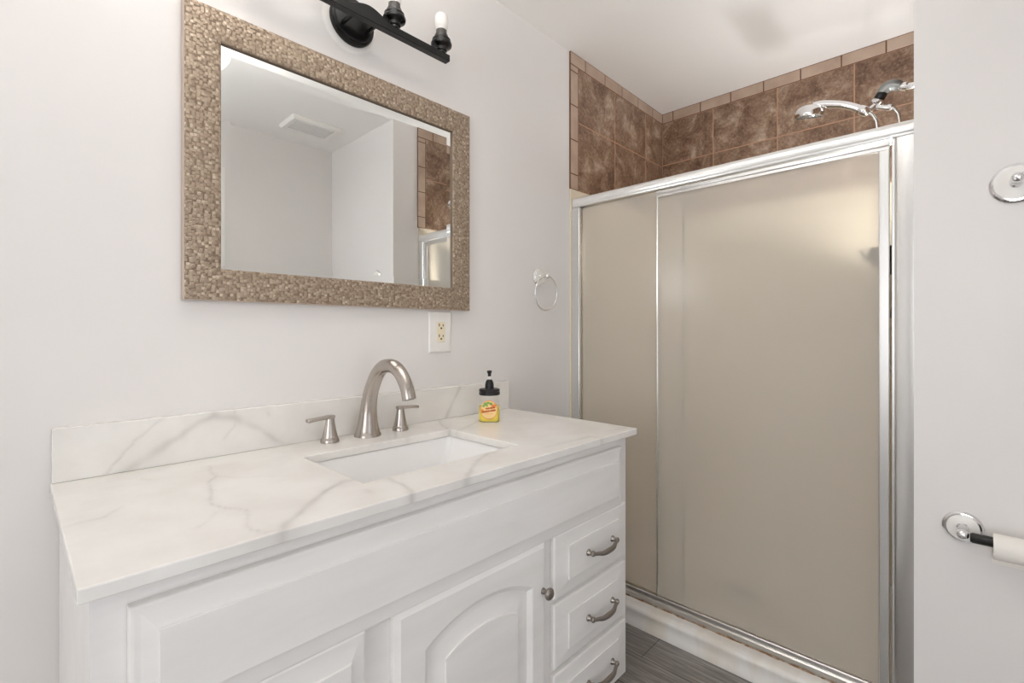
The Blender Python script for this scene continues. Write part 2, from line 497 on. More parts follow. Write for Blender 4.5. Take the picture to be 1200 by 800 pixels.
for z in (.2835, .4575):
    mb.box(.100, .395, CYF, CYF + .02, z - .016, z + .016); mb.box(.934, 1.232, CYF, CYF + .02, z - .016, z + .016)
mb.build('face_frame', cab_m, cab, weld=False)
mb = MB(); mb.box(CX0 + .02, CX1 - .02, -.455, -.44, 0, .10); mb.box(CX0 + .02, CX0 + .035, -.44, -.01, 0, .10); mb.box(CX1 - .035, CX1 - .02, -.44, -.01, 0, .10)
mb.build('toe_kick', cab_m, cab)

def raised_front(x0, x1, z0, z1, bx, bz, lift=.011, lip=.010):
    """slab front with a rounded lip, wide bevel and raised flat field"""
    mb = MB(); y = CYF
    L_ = []
    L_.append(rect_xz(x0, x1, z0, z1, y - .0005))
    L_.append(rect_xz(x0, x1, z0, z1, y - lip))
    L_.append(rect_xz(x0 + .0015, x1 - .0015, z0 + .0015, z1 - .0015, y - lip - .003))
    L_.append(rect_xz(x0 + .005, x1 - .005, z0 + .005, z1 - .005, y - lip - .0045))
    L_.append(rect_xz(x0 + .011, x1 - .011, z0 + .010, z1 - .010, y - lip - .0050))
    L_.append(rect_xz(x0 + bx, x1 - bx, z0 + bz, z1 - bz, y - lip - lift + .003))
    L_.append(rect_xz(x0 + bx + .0006, x1 - bx - .0006, z0 + bz + .0006, z1 - bz - .0006, y - lip - lift + .0005))
    L_.append(rect_xz(x0 + bx + .0015, x1 - bx - .0015, z0 + bz + .0015, z1 - bz - .0015, y - lip - lift))
    mb.loops(L_)
    return mb
def pull(par, xc, zc, y):
    """small pewter bow pull with flared feet"""
    mb = MB()
    h = .058
    for s in (-1, 1):
        mb.lathe([(.0085, 0), (.0085, .003), (.006, .006), (.0048, .014), (.0052, .02)], (xc + s * h, y, zc), (0, -1, 0), 16)
        mb.sphere((xc + s * h, y - .016, zc + .001), .0075, sz=(1, .8, 1), n=10)
    pts = [(xc - h, y - .016, zc), (xc - h * .72, y - .021, zc - .002), (xc - h * .42, y - .026, zc - .005), (xc, y - .027, zc - .006),
           (xc + h * .42, y - .026, zc - .005), (xc + h * .72, y - .021, zc - .002), (xc + h, y - .016, zc)]
    q = spline([(*p, r) for p, r in zip(pts, (.0048, .0048, .0062, .0072, .0062, .0048, .0048))], 5)
    mb.tube([a[:3] for a in q], [a[3] for a in q], 12, ref=(0, 0, 1))
    return mb.build('pull_handle', pewter_m, par, smooth=True, angle=50)

raised_front(.098, 1.230, .615, .785, .028, .034, lift=.014).build('false_front', cab_m, cab, smooth=True, angle=12)
for (z0, z1) in ((.463, .619), (.290, .449), (.118, .277)):
    d = raised_front(.917, 1.248, z0, z1, .048, .034, lift=.013).build('drawer', cab_m, cab, smooth=True, angle=12)
    pull(d, 1.105, (z0 + z1) / 2 - .001, CYF - .023)
for (z0, z1) in ((.463, .619), (.290, .449), (.118, .277)):
    d = raised_front(.083, .413, z0, z1, .030, .040, lift=.013).build('drawer', cab_m, cab, smooth=True, angle=12)
    pull(d, .248, (z0 + z1) / 2 - .001, CYF - .023)

# arched raised-panel door
def arch_loop(xl, xr, zb, zs, rise, y, n=24):
    c = (xl + xr) / 2; hw = (xr - xl) / 2
    p = [(xl, y, zb), (xr, y, zb)]
    R = (hw * hw + rise * rise) / (2 * rise); zc = zs + rise - R
    a0 = math.asin(hw / R)
    for k in range(n + 1):
        a = a0 - 2 * a0 * k / n
        p.append((c + R * math.sin(a), y, zc + R * math.cos(a)))
    return p
def rect_like_arch(x0, x1, z0, z1, y, n=24):
    p = [(x0, y, z0), (x1, y, z0)]
    for k in range(n + 1): p.append((x1 + (x0 - x1) * k / n, y, z1))
    return p
dx0, dx1, dz0, dz1 = .467, .882, .118, .619
yf = CYF - .019
mb = MB()
mb.loops([rect_like_arch(dx0, dx1, dz0, dz1, CYF - .0005), rect_like_arch(dx0, dx1, dz0, dz1, yf + .010),
          rect_like_arch(dx0 + .002, dx1 - .002, dz0 + .002, dz1 - .002, yf + .006),
          rect_like_arch(dx0 + .006, dx1 - .006, dz0 + .006, dz1 - .006, yf + .004),
          rect_like_arch(dx0 + .011, dx1 - .011, dz0 + .011, dz1 - .011, yf),
          arch_loop(.530, .832, .184, .529, .040, yf),
          arch_loop(.534, .828, .188, .526, .0385, yf + .0025),
          arch_loop(.541, .821, .195, .520, .036, yf + .010),
          arch_loop(.547, .815, .201, .515, .034, yf + .0105),
          arch_loop(.553, .809, .207, .510, .032, yf + .0095),
          arch_loop(.578, .785, .232, .489, .0245, yf + .0035), arch_loop(.5788, .7842, .2328, .4884, .0243, yf + .001), arch_loop(.580, .783, .234, .4872, .024, yf + .0003)])
door = mb.build('cabinet_door', cab_m, cab, smooth=True, angle=14)
mb = MB()
mb.lathe([(.0075, 0), (.0068, .004), (.0050, .009), (.0058, .013), (.0125, .016), (.0142, .019), (.0138, .022), (.0105, .0255), (.005, .027), (.0, .0272)], (.868, yf, .507), (0, -1, 0), 24, True, False)
mb.build('knob', pewter_m, door, smooth=True, angle=50)

# ------------------------------------------------------------------ countertop with veins
ZT = .832
def seg_d(p, a, b):
    ax, ay = a; bx, by = b
    dx, dy = bx - ax, by - ay
    t = max(0, min(1, ((p[0] - ax) * dx + (p[1] - ay) * dy) / (dx * dx + dy * dy + 1e-12)))
    return math.hypot(p[0] - ax - t * dx, p[1] - ay - t * dy), t
def vein_val(p, veins, seed):
    v = 0.0
    w1 = noise.noise(Vector((p[0] * 14, p[1] * 14, seed))) * .007 + noise.noise(Vector((p[0] * 45, p[1] * 45, seed + 5))) * .0035
    w2 = noise.noise(Vector((p[0] * 14, p[1] * 14, seed + 9))) * .007 + noise.noise(Vector((p[0] * 45, p[1] * 45, seed + 3))) * .0035
    q = (p[0] + w1, p[1] + w2)
    for pts in veins:
        for (x0, y0, r0, i0), (x1, y1, r1, i1) in zip(pts, pts[1:]):
            if not (min(x0, x1) - .05 < q[0] < max(x0, x1) + .05 and min(y0, y1) - .05 < q[1] < max(y0, y1) + .05): continue
            d, t = seg_d(q, (x0, y0), (x1, y1))
            r = r0 + (r1 - r0) * t; i = i0 + (i1 - i0) * t
            mod = .75 + .5 * noise.noise(Vector((p[0] * 30, p[1] * 30, seed + 2)))
            v = max(v, .72 * i * mod * (math.exp(-(d / (r * .75)) ** 2) * .75 + .25 * math.exp(-(d / (r * 2.6)) ** 2)))
    return max(0, min(1, v))
YAWR = math.radians(YAW)
def top_pt(u, v_, z=ZT):
    a = (u - 600) / FPX
    t = (1.12 - z) / ((v_ - 388) / FPX)
    return (t * (math.cos(YAWR) + math.sin(YAWR) * a), -1.27 + t * (math.sin(YAWR) - math.cos(YAWR) * a))
def bs_pt(u, v_):
    a = (u - 600) / FPX
    t = 1.25 / (math.sin(YAWR) - math.cos(YAWR) * a)
    return (t * (math.cos(YAWR) + math.sin(YAWR) * a), 1.12 - t * (v_ - 388) / FPX)
def TV(pts): return [(*top_pt(u, v_), r, i) for u, v_, r, i in pts]
def BV(pts): return [(*bs_pt(u, v_), r, i) for u, v_, r, i in pts]
top_veins = [
    TV([(420, 561, .006, .5), (404, 563, .009, .75), (385, 573, .008, .7), (366, 586, .009, .65), (350, 604, .008, .6), (334, 617, .010, .8), (326, 630, .012, .8), (312, 640, .010, .7)]),
    TV([(334, 618, .004, .4), (309, 624, .003, .45), (291, 619, .003, .4), (288, 598, .003, .45), (268, 595, .003, .4), (251, 589, .003, .45), (246, 575, .003, .45), (242, 564, .003, .5), (252, 558, .003, .4), (246, 545, .003, .25)]),
    TV([(252, 558, .003, .35), (278, 559, .003, .25), (316, 558, .003, .22)]),
    TV([(78, 617, .003, .2), (120, 606, .003, .45), (143, 594, .003, .3)]),
    TV([(234, 617, .003, .3), (252, 600, .003, .25)]),
    TV([(455, 560, .005, .45), (470, 567, .006, .5), (484, 577, .007, .6), (496, 590, .012, .8), (505, 602, .011, .7)]),
    TV([(572, 530, .006, .35), (563, 537, .007, .5), (554, 548, .007, .5), (546, 560, .009, .6), (536, 574, .010, .6)]),
    TV([(512, 491, .005, .4), (523, 502, .006, .45), (540, 511, .005, .3)]),
    TV([(536, 505, .006, .4), (548, 499, .008, .4), (562, 492, .006, .25)]),
    TV([(478, 512, .005, .4), (462, 518, .005, .25)]),
    TV([(640, 524, .005, .2), (690, 511, .006, .45), (708, 514, .009, .45), (660, 530, .006, .3)]),
    TV([(716, 505, .006, .2), (742, 499, .006, .35)]),
    TV([(430, 574, .005, .3), (437, 577, .004, .3)]),
    TV([(170, 560, .003, .2), (180, 562, .003, .2)]),
]
bs_veins = [
    BV([(125, 556, .003, .45), (135, 541, .003, .45), (158, 517, .003, .45), (190, 492, .003, .4), (195, 488, .003, .2)]),
    BV([(140, 556, .008, .55), (158, 545, .013, .6), (175, 535, .013, .55), (195, 522, .009, .5), (215, 510, .008, .5), (235, 493, .008, .45), (252, 486, .009, .5), (272, 488, .009, .5), (292, 497, .008, .45), (318, 510, .007, .5), (332, 519, .006, .45), (350, 521, .003, .2)]),
    BV([(274, 480, .003, .35), (275, 497, .003, .35), (262, 514, .003, .2)]),
    BV([(540, 453, .006, .55), (533, 467, .006, .5), (526, 482, .007, .5), (521, 492, .007, .5)]),
    BV([(312, 480, .003, .25), (316, 487, .003, .2)]),
    BV([(584, 452, .004, .3), (562, 470, .003, .2)]),
]
def frange(a, b, step):
    n = max(1, round((b - a) / step)); return [a + (b - a) * k / n for k in range(n + 1)]
ct = thing('countertop', (.67, -.28, ZT - .02), 'white quartz vanity countertop with grey veins around the undermount sink', 'countertop')
X0, X1, Y0, Y1 = .050, 1.288, -.551, -.002
HX0, HX1, HY0, HY1 = .462, .889, -.438, -.163
gx = frange(X0, HX0, .005)[:-1] + frange(HX0, HX1, .005)[:-1] + frange(HX1, X1, .005)
gy = frange(Y0, HY0, .005)[:-1] + frange(HY0, HY1, .005)[:-1] + frange(HY1, Y1, .005)
bm = bmesh.new()
nx, ny = len(gx), len(gy)
hx = (gx.index(HX0), gx.index(HX1)); hy = (gy.index(HY0), gy.index(HY1))
inhole = lambda i, j: hx[0] <= i < hx[1] and hy[0] <= j < hy[1]
inner = lambda i, j: hx[0] < i < hx[1] and hy[0] < j < hy[1]
V = [[[None] * ny for _ in range(nx)] for _ in range(2)]
for L_, z in enumerate((ZT - .019, ZT)):
    for i in range(nx):
        for j in range(ny):
            if not inner(i, j): V[L_][i][j] = bm.verts.new((gx[i], gy[j], z))
for L_ in (0, 1):
    for i in range(nx - 1):
        for j in range(ny - 1):
            if not inhole(i, j):
                q = [V[L_][i][j], V[L_][i + 1][j], V[L_][i + 1][j + 1], V[L_][i][j + 1]]
                bm.faces.new(q if L_ else q[::-1])
def wallq(i0, j0, i1, j1):
    bm.faces.new([V[0][i0][j0], V[0][i1][j1], V[1][i1][j1], V[1][i0][j0]])
for i in range(nx - 1): wallq(i, 0, i + 1, 0); wallq(i + 1, ny - 1, i, ny - 1)
for j in range(ny - 1): wallq(0, j + 1, 0, j); wallq(nx - 1, j, nx - 1, j + 1)
for i in range(*hx): wallq(i + 1, hy[0], i, hy[0]); wallq(i, hy[1], i + 1, hy[1])
for j in range(*hy): wallq(hx[0], j, hx[0], j + 1); wallq(hx[1], j + 1, hx[1], j)
vv = [vein_val((v.co.x, v.co.y), top_veins, 1.3) for v in bm.verts]
mb = MB(); mb.bm.free(); mb.bm = bm
slab = mb.build('slab', quartz_m, ct, weld=False)
at = slab.data.attributes.new('vein', 'FLOAT', 'POINT')
at.data.foreach_set('value', vv)
b = slab.modifiers.new('bevel', 'BEVEL'); b.width = .0022; b.segments = 2; b.limit_method = 'ANGLE'; b.angle_limit = math.radians(60)

bm = bmesh.new()
gx = frange(X0 + .002, 1.288, .005); gz = frange(ZT + .0002, .9355, .005)
F = [[bm.verts.new((x, -.020, z)) for z in gz] for x in gx]
Bk = [[bm.verts.new((x, -.0003, z)) for z in gz] for x in gx]
nx, nz_ = len(gx), len(gz)
for i in range(nx - 1):
    for k in range(nz_ - 1):
        bm.faces.new([F[i][k], F[i + 1][k], F[i + 1][k + 1], F[i][k + 1]])
        bm.faces.new([Bk[i][k], Bk[i][k + 1], Bk[i + 1][k + 1], Bk[i + 1][k]])
    bm.faces.new([F[i][-1], F[i + 1][-1], Bk[i + 1][-1], Bk[i][-1]])
    bm.faces.new([F[i][0], Bk[i][0], Bk[i + 1][0], F[i + 1][0]])
for k in range(nz_ - 1):
    bm.faces.new([F[0][k], F[0][k + 1], Bk[0][k + 1], Bk[0][k]])
    bm.faces.new([F[-1][k], Bk[-1][k], Bk[-1][k + 1], F[-1][k + 1]])
vv = [vein_val((v.co.x, v.co.z), bs_veins, 4.1) for v in bm.verts]
mb = MB(); mb.bm.free(); mb.bm = bm
bs = mb.build('backsplash', quartz_m, weld=False)
tag(bs, 'low white quartz backsplash strip with grey veins standing along the wall behind the faucet', 'backsplash')
at = bs.data.attributes.new('vein', 'FLOAT', 'POINT'); at.data.foreach_set('value', vv)
b = bs.modifiers.new('bevel', 'BEVEL'); b.width = .002; b.segments = 2; b.limit_method = 'ANGLE'; b.angle_limit = math.radians(60)

# ------------------------------------------------------------------ undermount sink
def rrect(x0, x1, y0, y1, r, z, n=6):
    p = []
    for cx, cy, a0 in ((x1 - r, y1 - r, 0), (x0 + r, y1 - r, 90), (x0 + r, y0 + r, 180), (x1 - r, y0 + r, 270)):
        for k in range(n + 1):
            a = math.radians(a0 + 90 * k / n)
            p.append((cx + r * math.cos(a), cy + r * math.sin(a), z))
    return p
sink = thing('sink_basin', (.675, -.30, .67), 'white porcelain rectangular undermount sink basin set in the quartz countertop', 'sink')
mb = MB()
e = .006
zt = ZT - .0195
mb.loops([rrect(.440, .911, -.460, -.141, .02, zt - .012), rrect(.440, .911, -.460, -.141, .02, zt),
          rrect(HX0 - e, HX1 + e, HY0 - e, HY1 + e, .018, zt), rrect(HX0 - e + .003, HX1 + e - .003, HY0 - e + .003, HY1 + e - .003, .018, zt - .004),
          rrect(HX0 + .012, HX1 - .022, HY0 + .006, HY1 - .008, .022, zt - .06),
          rrect(HX0 + .024, HX1 - .045, HY0 + .014, HY1 - .016, .03, zt - .105),
          rrect(HX0 + .034, HX1 - .058, HY0 + .024, HY1 - .026, .035, zt - .118),
          rrect(HX0 + .055, HX1 - .08, HY0 + .045, HY1 - .047, .035, zt - .124),
          rrect(.655, .695, -.325, -.285, .0199, zt - .128)], cap0=False)
mb.build('basin', porcelain_m, sink, smooth=True, angle=50)
mb = MB()
mb.lathe([(.0, .001), (.022, .001), (.023, .003), (.021, .005), (.012, .0065), (0, .007)], (.675, -.305, zt - .128), n=24, cap0=False, cap1=False)
mb.build('drain', nickel_m, sink, smooth=True)

# ------------------------------------------------------------------ faucet
fau = thing('faucet', (.68, -.072, ZT), 'brushed nickel widespread faucet with high arc spout and two lever handles', 'faucet')
q = spline([(-.066, .832, .0365), (-.066, .836, .0360), (-.066, .848, .0315), (-.067, .870, .0268), (-.070, .905, .0226), (-.078, .940, .0206), (-.093, .972, .0195), (-.118, 1.006, .0188), (-.145, 1.025, .0184),
            (-.172, 1.030, .0180), (-.200, 1.028, .0177), (-.226, 1.015, .0174), (-.246, .994, .0171), (-.259, .972, .0170), (-.266, .951, .0172)], 5)
mb = MB(); mb.tube([(.68, a[0], a[1]) for a in q], [a[2] for a in q], 28, ref=(1, 0, 0))
sp = mb.build('spout', nickel_m, fau, smooth=True, angle=60)
mb = MB(); dirv = Vector((0, -.007, -.021)).normalized()
mb.lathe([(.0125, -.001), (.0135, .0008), (.0115, .0012), (0, .0005)], Vector((.68, -.266, .951)), dirv, 20, True, False)
mb.build('aerator', greychrome_m, sp, smooth=True)
for hx_, s in ((.572, -1), (.785, 1)):
    mb = MB(); y = -.066
    mb.lathe([(.0235, 0), (.0238, .003), (.0225, .010), (.0190, .014)] if s > 0 else [(.0235, 0), (.0238, .003), (.0225, .009), (.0192, .014)], (hx_, y, ZT), n=28)
    q = spline([(.0200, .0135), (.0168, .026), (.0140, .040), (.0118, .053), (.0108, .062), (.0106, .066)], 4)
    mb.lathe(q, (hx_, y, ZT), n=28, cap0=True, cap1=True)
    h = mb.build('handle', nickel_m, fau, smooth=True, angle=45)
    mb = MB()
    lps = []
    for t_, w, th, zz in ((-.0105, .0095, .0085, .0655), (.0, .0104, .009, .0655), (.012, .0095, .0082, .0652), (.035, .0085, .0076, .0638), (.057, .0088, .0086, .0622), (.0605, .0078, .0076, .0620)):
        x = hx_ + s * t_
        lps.append([(x, y - w, ZT + zz - th * .5), (x, y + w, ZT + zz - th * .5), (x, y + w, ZT + zz + th * .5), (x, y - w, ZT + zz + th * .5)])
    mb.loops(lps)
    mb.build('lever', nickel_m, h, bevel=.0015, seg=2)

# ------------------------------------------------------------------ soap dispenser
sx, sy = 1.066, -.147
soap = thing('soap_dispenser', (sx, sy, ZT), 'clear pump bottle of yellow hand soap with round fruit label on the countertop', 'soap dispenser')
ang = math.atan2(-.69, -.72)
def sq(r, z, n=40, p=4.2):
    out = []
    for k in range(n):
        a = 2 * math.pi * k / n
        c, s = math.cos(a), math.sin(a)
        rr = r / (abs(c) ** p + abs(s) ** p) ** (1 / p)
        out.append((sx + rr * math.cos(a + ang), sy + rr * math.sin(a + ang), z))
    return out
def mixc(r, z, f, n=40):
    A = sq(r, z, n); out = []
    for k, (x, y, zz) in enumerate(A):
        a = 2 * math.pi * k / n + ang
        out.append((x * (1 - f) + (sx + r * math.cos(a)) * f, y * (1 - f) + (sy + r * math.sin(a)) * f, zz))
    return out
mb = MB()
mb.loops([sq(.030, ZT + .0005), sq(.0325, ZT + .003), sq(.033, ZT + .010), sq(.033, ZT + .066), mixc(.0325, ZT + .074, .4), mixc(.030, ZT + .080, 1), mixc(.029, ZT + .086, 1)])
mb.build('bottle', clear_m, soap, smooth=True, angle=60)
mb = MB()
mb.loops([sq(.029, ZT + .0022), sq(.0312, ZT + .005), sq(.0316, ZT + .012), sq(.0316, ZT + .046)])
mb.build('liquid_soap', soap_m, soap, smooth=True, angle=60)
def onjar(a, z, off):
    p = 4.2; c, s = math.cos(a), math.sin(a)
    rr = (.033 + off) / (abs(c) ** p + abs(s) ** p) ** (1 / p)
    return (sx + rr * math.cos(a + ang), sy + rr * math.sin(a + ang), z)
def jar_disc(mb, w0, z0, rw, rz, off, mi=0, n=28):
    """disc wrapped on the front of the jar, w measured along the face"""
    A = lambda w: math.atan2(w, .033)
    c = mb.bm.verts.new(onjar(A(w0), z0, off))
    prev = None
    rings = []
    for f in (.35, .7, 1.0):
        rings.append([mb.bm.verts.new(onjar(A(w0 + rw * f * math.cos(2 * math.pi * k / n)), z0 + rz * f * math.sin(2 * math.pi * k / n), off)) for k in range(n)])
    for k in range(n):
        mb.face([c, rings[0][k], rings[0][(k + 1) % n]], mi)
        for a, b_ in zip(rings, rings[1:]): mb.face([a[k], a[(k + 1) % n], b_[(k + 1) % n], b_[k]], mi)
lz = ZT + .040
mb = MB()
jar_disc(mb, 0, lz, .0285, .030, .0006, 1)
jar_disc(mb, 0, lz, .0265, .028, .0009, 0)
for w, z, rw, rz in ((-.012, .018, .0055, .006), (-.003, .022, .006, .004), (.006, .019, .005, .0045), (-.017, .012, .004, .004), (-.006, .014, .003, .004)):
    jar_disc(mb, w, lz + z, rw, rz, .0012, 3, 12)
for w, z, rw, rz in ((.017, .012, .006, .006), (-.021, -.004, .005, .007), (.012, .014, .005, .004)):
    jar_disc(mb, w, lz + z, rw, rz, .0011, 1, 12)
# two lines of brush script, as strokes
random.seed(3)
for row, (z, w0, w1) in enumerate(((.0055, -.009, .017), (-.0035, -.020, .021))):
    w = w0
    while w < w1:
        hh = random.uniform(.0022, .0042)
        jar_disc(mb, w, lz + z + (w) * .16, .0014, hh, .0014, 2, 10)
        jar_disc(mb, w + .0013, lz + z + w * .16 - hh * .4, .0018, .0011, .0014, 2, 10)
        w += random.uniform(.0026, .0038)
for k in range(7):
    jar_disc(mb, -.011 + k * .0036, lz - .0125, .0011, .0014, .0014, 1, 8)
mb.build('label', [label_m, lab_or_m, lab_red_m, lab_green_m], soap, smooth=True, angle=80)
mb = MB()
pr = [(.031, .080)]
mb.lathe([(.0315, ZT + .0835), (.0338, ZT + .0845), (.0338, ZT + .0935), (.0325, ZT + .0945), (.0325, ZT + .0965), (.0338, ZT + .0975), (.0338, ZT + .1005), (.0310, ZT + .1032), (.014, ZT + .1035)], (sx, sy, 0), n=40)
mb.build('collar', blackplastic_m, soap, smooth=True)
mb = MB()
mb.lathe([(.0142, ZT + .1035), (.0142, ZT + .116), (.0125, ZT + .124), (.0095, ZT + .131), (.0055, ZT + .133)], (sx, sy, 0), n=28)
pb = mb.build('pump', blackplastic_m, soap, smooth=True)
mb = MB(); mb.lathe([(.0042, ZT + .132), (.0042, ZT + .145)], (sx, sy, 0), n=16)
mb.build('pump_stem', plate_m, pb, smooth=True)
mb = MB()
mb.lathe([(.0055, ZT + .143), (.0052, ZT + .150), (.0078, ZT + .157), (.0082, ZT + .160), (.0065, ZT + .1612)], (sx, sy, 0), n=20)
mb.tube([(sx, sy, ZT + .1565), (sx + .014, sy + .014, ZT + .1575), (sx + .022, sy + .022, ZT + .153)], [.005, .004, .003], 12)
mb.build('pump_nozzle', blackplastic_m, pb, smooth=True)

# ------------------------------------------------------------------ wall mirror
mir = thing('wall_mirror', (.675, 0, 1.525), 'large rectangular wall mirror in an embossed champagne frame above the sink', 'mirror')
MX0, MX1, MZ0, MZ1, MW = .260, 1.090, 1.190, 1.858, .0735
def fr_loop(i, y): return rect_xz(MX0 + i, MX1 - i, MZ0 + i, MZ1 - i, y)
mb = MB()
prof = [(0, -.0015, 1), (0, -.022, 1), (.0015, -.0245, 0), (.006, -.0255, 0), (.035, -.0262, 0), (.066, -.0248, 0), (.0715, -.0235, 0), (MW, -.021, 2), (MW, -.0150, 2)]
rows = [[mb.bm.verts.new(p) for p in fr_loop(i, y)] for i, y, _ in prof]
for (A, B_), (_, _, mi) in zip(zip(rows, rows[1:]), prof):
    for k in range(4): mb.face([A[k], A[(k + 1) % 4], B_[(k + 1) % 4], B_[k]], mi)
mb.build('frame', [frame_m, framedge_m, framelip_m], mir)
mb = MB()
g = MW - .006; bw = .021
mb.loops([fr_loop(g, -.0080), fr_loop(g, -.0148), fr_loop(MW + bw, -.0160)], cap0=True)
mb.build('mirror_glass', mirror_m, mir)

# ------------------------------------------------------------------ outlet
out = thing('wall_outlet', (.978, 0, 1.118), 'white oversized electrical outlet plate with cream receptacle under the mirror', 'outlet')
mb = MB()
ox0, ox1, oz0, oz1 = .932, 1.024, 1.050, 1.186
mb.loops([rect_xz(ox0, ox1, oz0, oz1, -.0005), rect_xz(ox0, ox1, oz0, oz1, -.003), rect_xz(ox0 + .004, ox1 - .004, oz0 + .004, oz1 - .004, -.0065)])
mb.build('cover_plate', plate_m, out, bevel=.001)
mb = MB(); cx = .978
mb.box(cx - .0165, cx + .0165, -.0095, -.006, 1.085, 1.151)
rc = mb.build('receptacle', cream_m, out, bevel=.0015)
mb = MB()
for z in (1.101, 1.136):
    mb.box(cx - .0095, cx - .0065, -.0101, -.0092, z, z + .009); mb.box(cx + .0060, cx + .0090, -.0101, -.0092, z, z + .007)
    mb.lathe([(.0032, .0092), (.0032, .0101)], (cx, 0, z - .006), (0, -1, 0), 12)
mb.build('slot', slot_m, rc)
mb = MB(); mb.box(cx - .005, cx + .005, -.0105, -.0092, 1.1165, 1.1195).box(cx - .005, cx + .005, -.0105, -.0092, 1.1220, 1.1250)
mb.build('test_button', cream_m, rc)
for z in (1.062, 1.174):
    mb = MB(); mb.lathe([(.0035, .0062), (.0035, .0070), (.002, .0076)], (cx, 0, z), (0, -1, 0), 14)
    mb.build('screw', plate_m, out, smooth=True)

# ------------------------------------------------------------------ vanity light
vl = thing('vanity_light', (.667, 0, 1.98), 'black multi bulb vanity light bar without shades above the mirror', 'wall light')
VC = (.667, 0, 1.994)
mb = MB()
mb.lathe([(.066, .0005), (.0665, .006), (.064, .011), (.058, .0125), (.056, .016), (.050, .018), (.0, .018)], VC, (0, -1, 0), 40, True, False)
mb.build('backplate', black_m, vl, smooth=True)
BY0, BY1, BZ0, BZ1 = -.100, -.078, 1.957, 1.977
mb = MB()
top = [(.392, BZ1)]
for k in range(17):
    t_ = k / 16; x = .590 + .154 * t_
    top.append((x, BZ1 + .020 * math.sin(math.pi * t_) ** 2))
top.append((.942, BZ1))
poly = [(.392, BZ0), (.942, BZ0)] + top[::-1]
mb.loops([[(x, BY0, z) for x, z in poly], [(x, BY1, z) for x, z in poly]])
mb.build('bar', black_m, vl, bevel=.0015)
for x in (.632, .702):
    mb = MB(); mb.tube([(x, -.016, 1.972), (x, -.080, 1.970)], .0055, 12)
    mb.build('arm', black_m, vl, smooth=True)
for x in (.417, .583, .750, .917):
    c = (x, -.089, 0)
    mb = MB()
    mb.lathe([(.013, 1.977), (.013, 1.981), (.0175, 1.984), (.0185, 1.992), (.024, 1.995), (.031, 1.9985), (.0325, 2.004), (.031, 2.008), (.028, 2.010), (.0285, 2.017), (.026, 2.020), (.018, 2.021)], c, n=32)
    so = mb.build('socket', black_m, vl, smooth=True, angle=40)
    mb = MB(); mb.lathe([(.0165, 2.020), (.0195, 2.024), (.0205, 2.030), (.017, 2.036), (.0165, 2.046)], c, n=24)
    mb.build('socket_shell', sockmetal_m, so, smooth=True, angle=40)
    mb = MB()
    mb.lathe(spline([(.0150, 2.044), (.0170, 2.050), (.0190, 2.057), (.0205, 2.066), (.0205, 2.078), (.0195, 2.088), (.0160, 2.095), (.008, 2.099), (.0, 2.1)], 3), c, n=24, cap1=False)
    mb.build('bulb', bulb_m, so, smooth=True)

# ------------------------------------------------------------------ towel ring by the shower
tr = thing('towel_ring', (1.474, 0, 1.341), 'chrome towel ring with white round plate beside the shower frame', 'towel ring')
TC = (1.480, 0, 1.340)
mb = MB(); mb.lathe([(.037, .0005), (.037, .005), (.033, .009), (.0, .009)], TC, (0, -1, 0), 36, True, False)
mb.build('mounting_plate', chrome_m, tr, smooth=True)
mb = MB(); mb.lathe([(.030, .0085), (.029, .0105), (.018, .0125), (.0, .013)], TC, (0, -1, 0), 36, True, False)
mb.build('porcelain_disc', plate_m, tr, smooth=True)
mb = MB(); mb.lathe([(.010, .0125), (.007, .016), (.0065, .036), (.0085, .040)], TC, (0, -1, 0), 18); mb.sphere((TC[0], -.046, TC[2]), .0105, n=12)
mb.build('post', chrome_m, tr, smooth=True)
R_ = .068
mb = MB(); mb.tube([(TC[0] + R_ * math.sin(2 * math.pi * k / 56), -.046 + .010 * (math.cos(2 * math.pi * k / 56) - 1) * -.5, TC[2] - R_ + R_ * math.cos(2 * math.pi * k / 56)) for k in range(56)], .0032, 10, closed=True)
mb.build('ring', chrome_m, tr, smooth=True, angle=80)

# ------------------------------------------------------------------ towel bar on the partition
tb = thing('towel_bar', (XP, -1.34, 1.443), 'chrome towel bar with white round mounting plate high on the right wall', 'towel bar')
def plate_post(par, yc, zc, r=.043, reach=.056):
    c = (XP, yc, zc)
    mb = MB(); mb.lathe([(r, .0005), (r, .005), (r - .004, .009), (r - .007, .0095)], c, (-1, 0, 0), 40)
    pl = mb.build('mounting_plate', chrome_m, par, smooth=True)
    mb = MB(); mb.lathe([(r - .007, .0085), (r - .008, .0110), (r * .5, .0135), (0, .014)], c, (-1, 0, 0), 40, True, False)
    mb.build('porcelain_disc', plate_m, pl, smooth=True)
    mb = MB(); mb.lathe([(.012, .0135), (.0085, .018), (.0078, reach - .014), (.0100, reach - .008)], c, (-1, 0, 0), 20)
    mb.sphere((XP - reach, yc, zc), .0112, n=12)
    mb.build('post', chrome_m, par, smooth=True)
plate_post(tb, -1.340, 1.443)
plate_post(tb, -1.80, 1.463)
mb = MB(); mb.tube([(XP - .056, -1.34, 1.447), (XP - .057, -1.372, 1.4535), (XP - .057, -1.42, 1.458), (XP - .057, -1.70, 1.465), (XP - .056, -1.80, 1.463)], .0045, 12)
mb.build('bar', chrome_m, tb, smooth=True, angle=80)

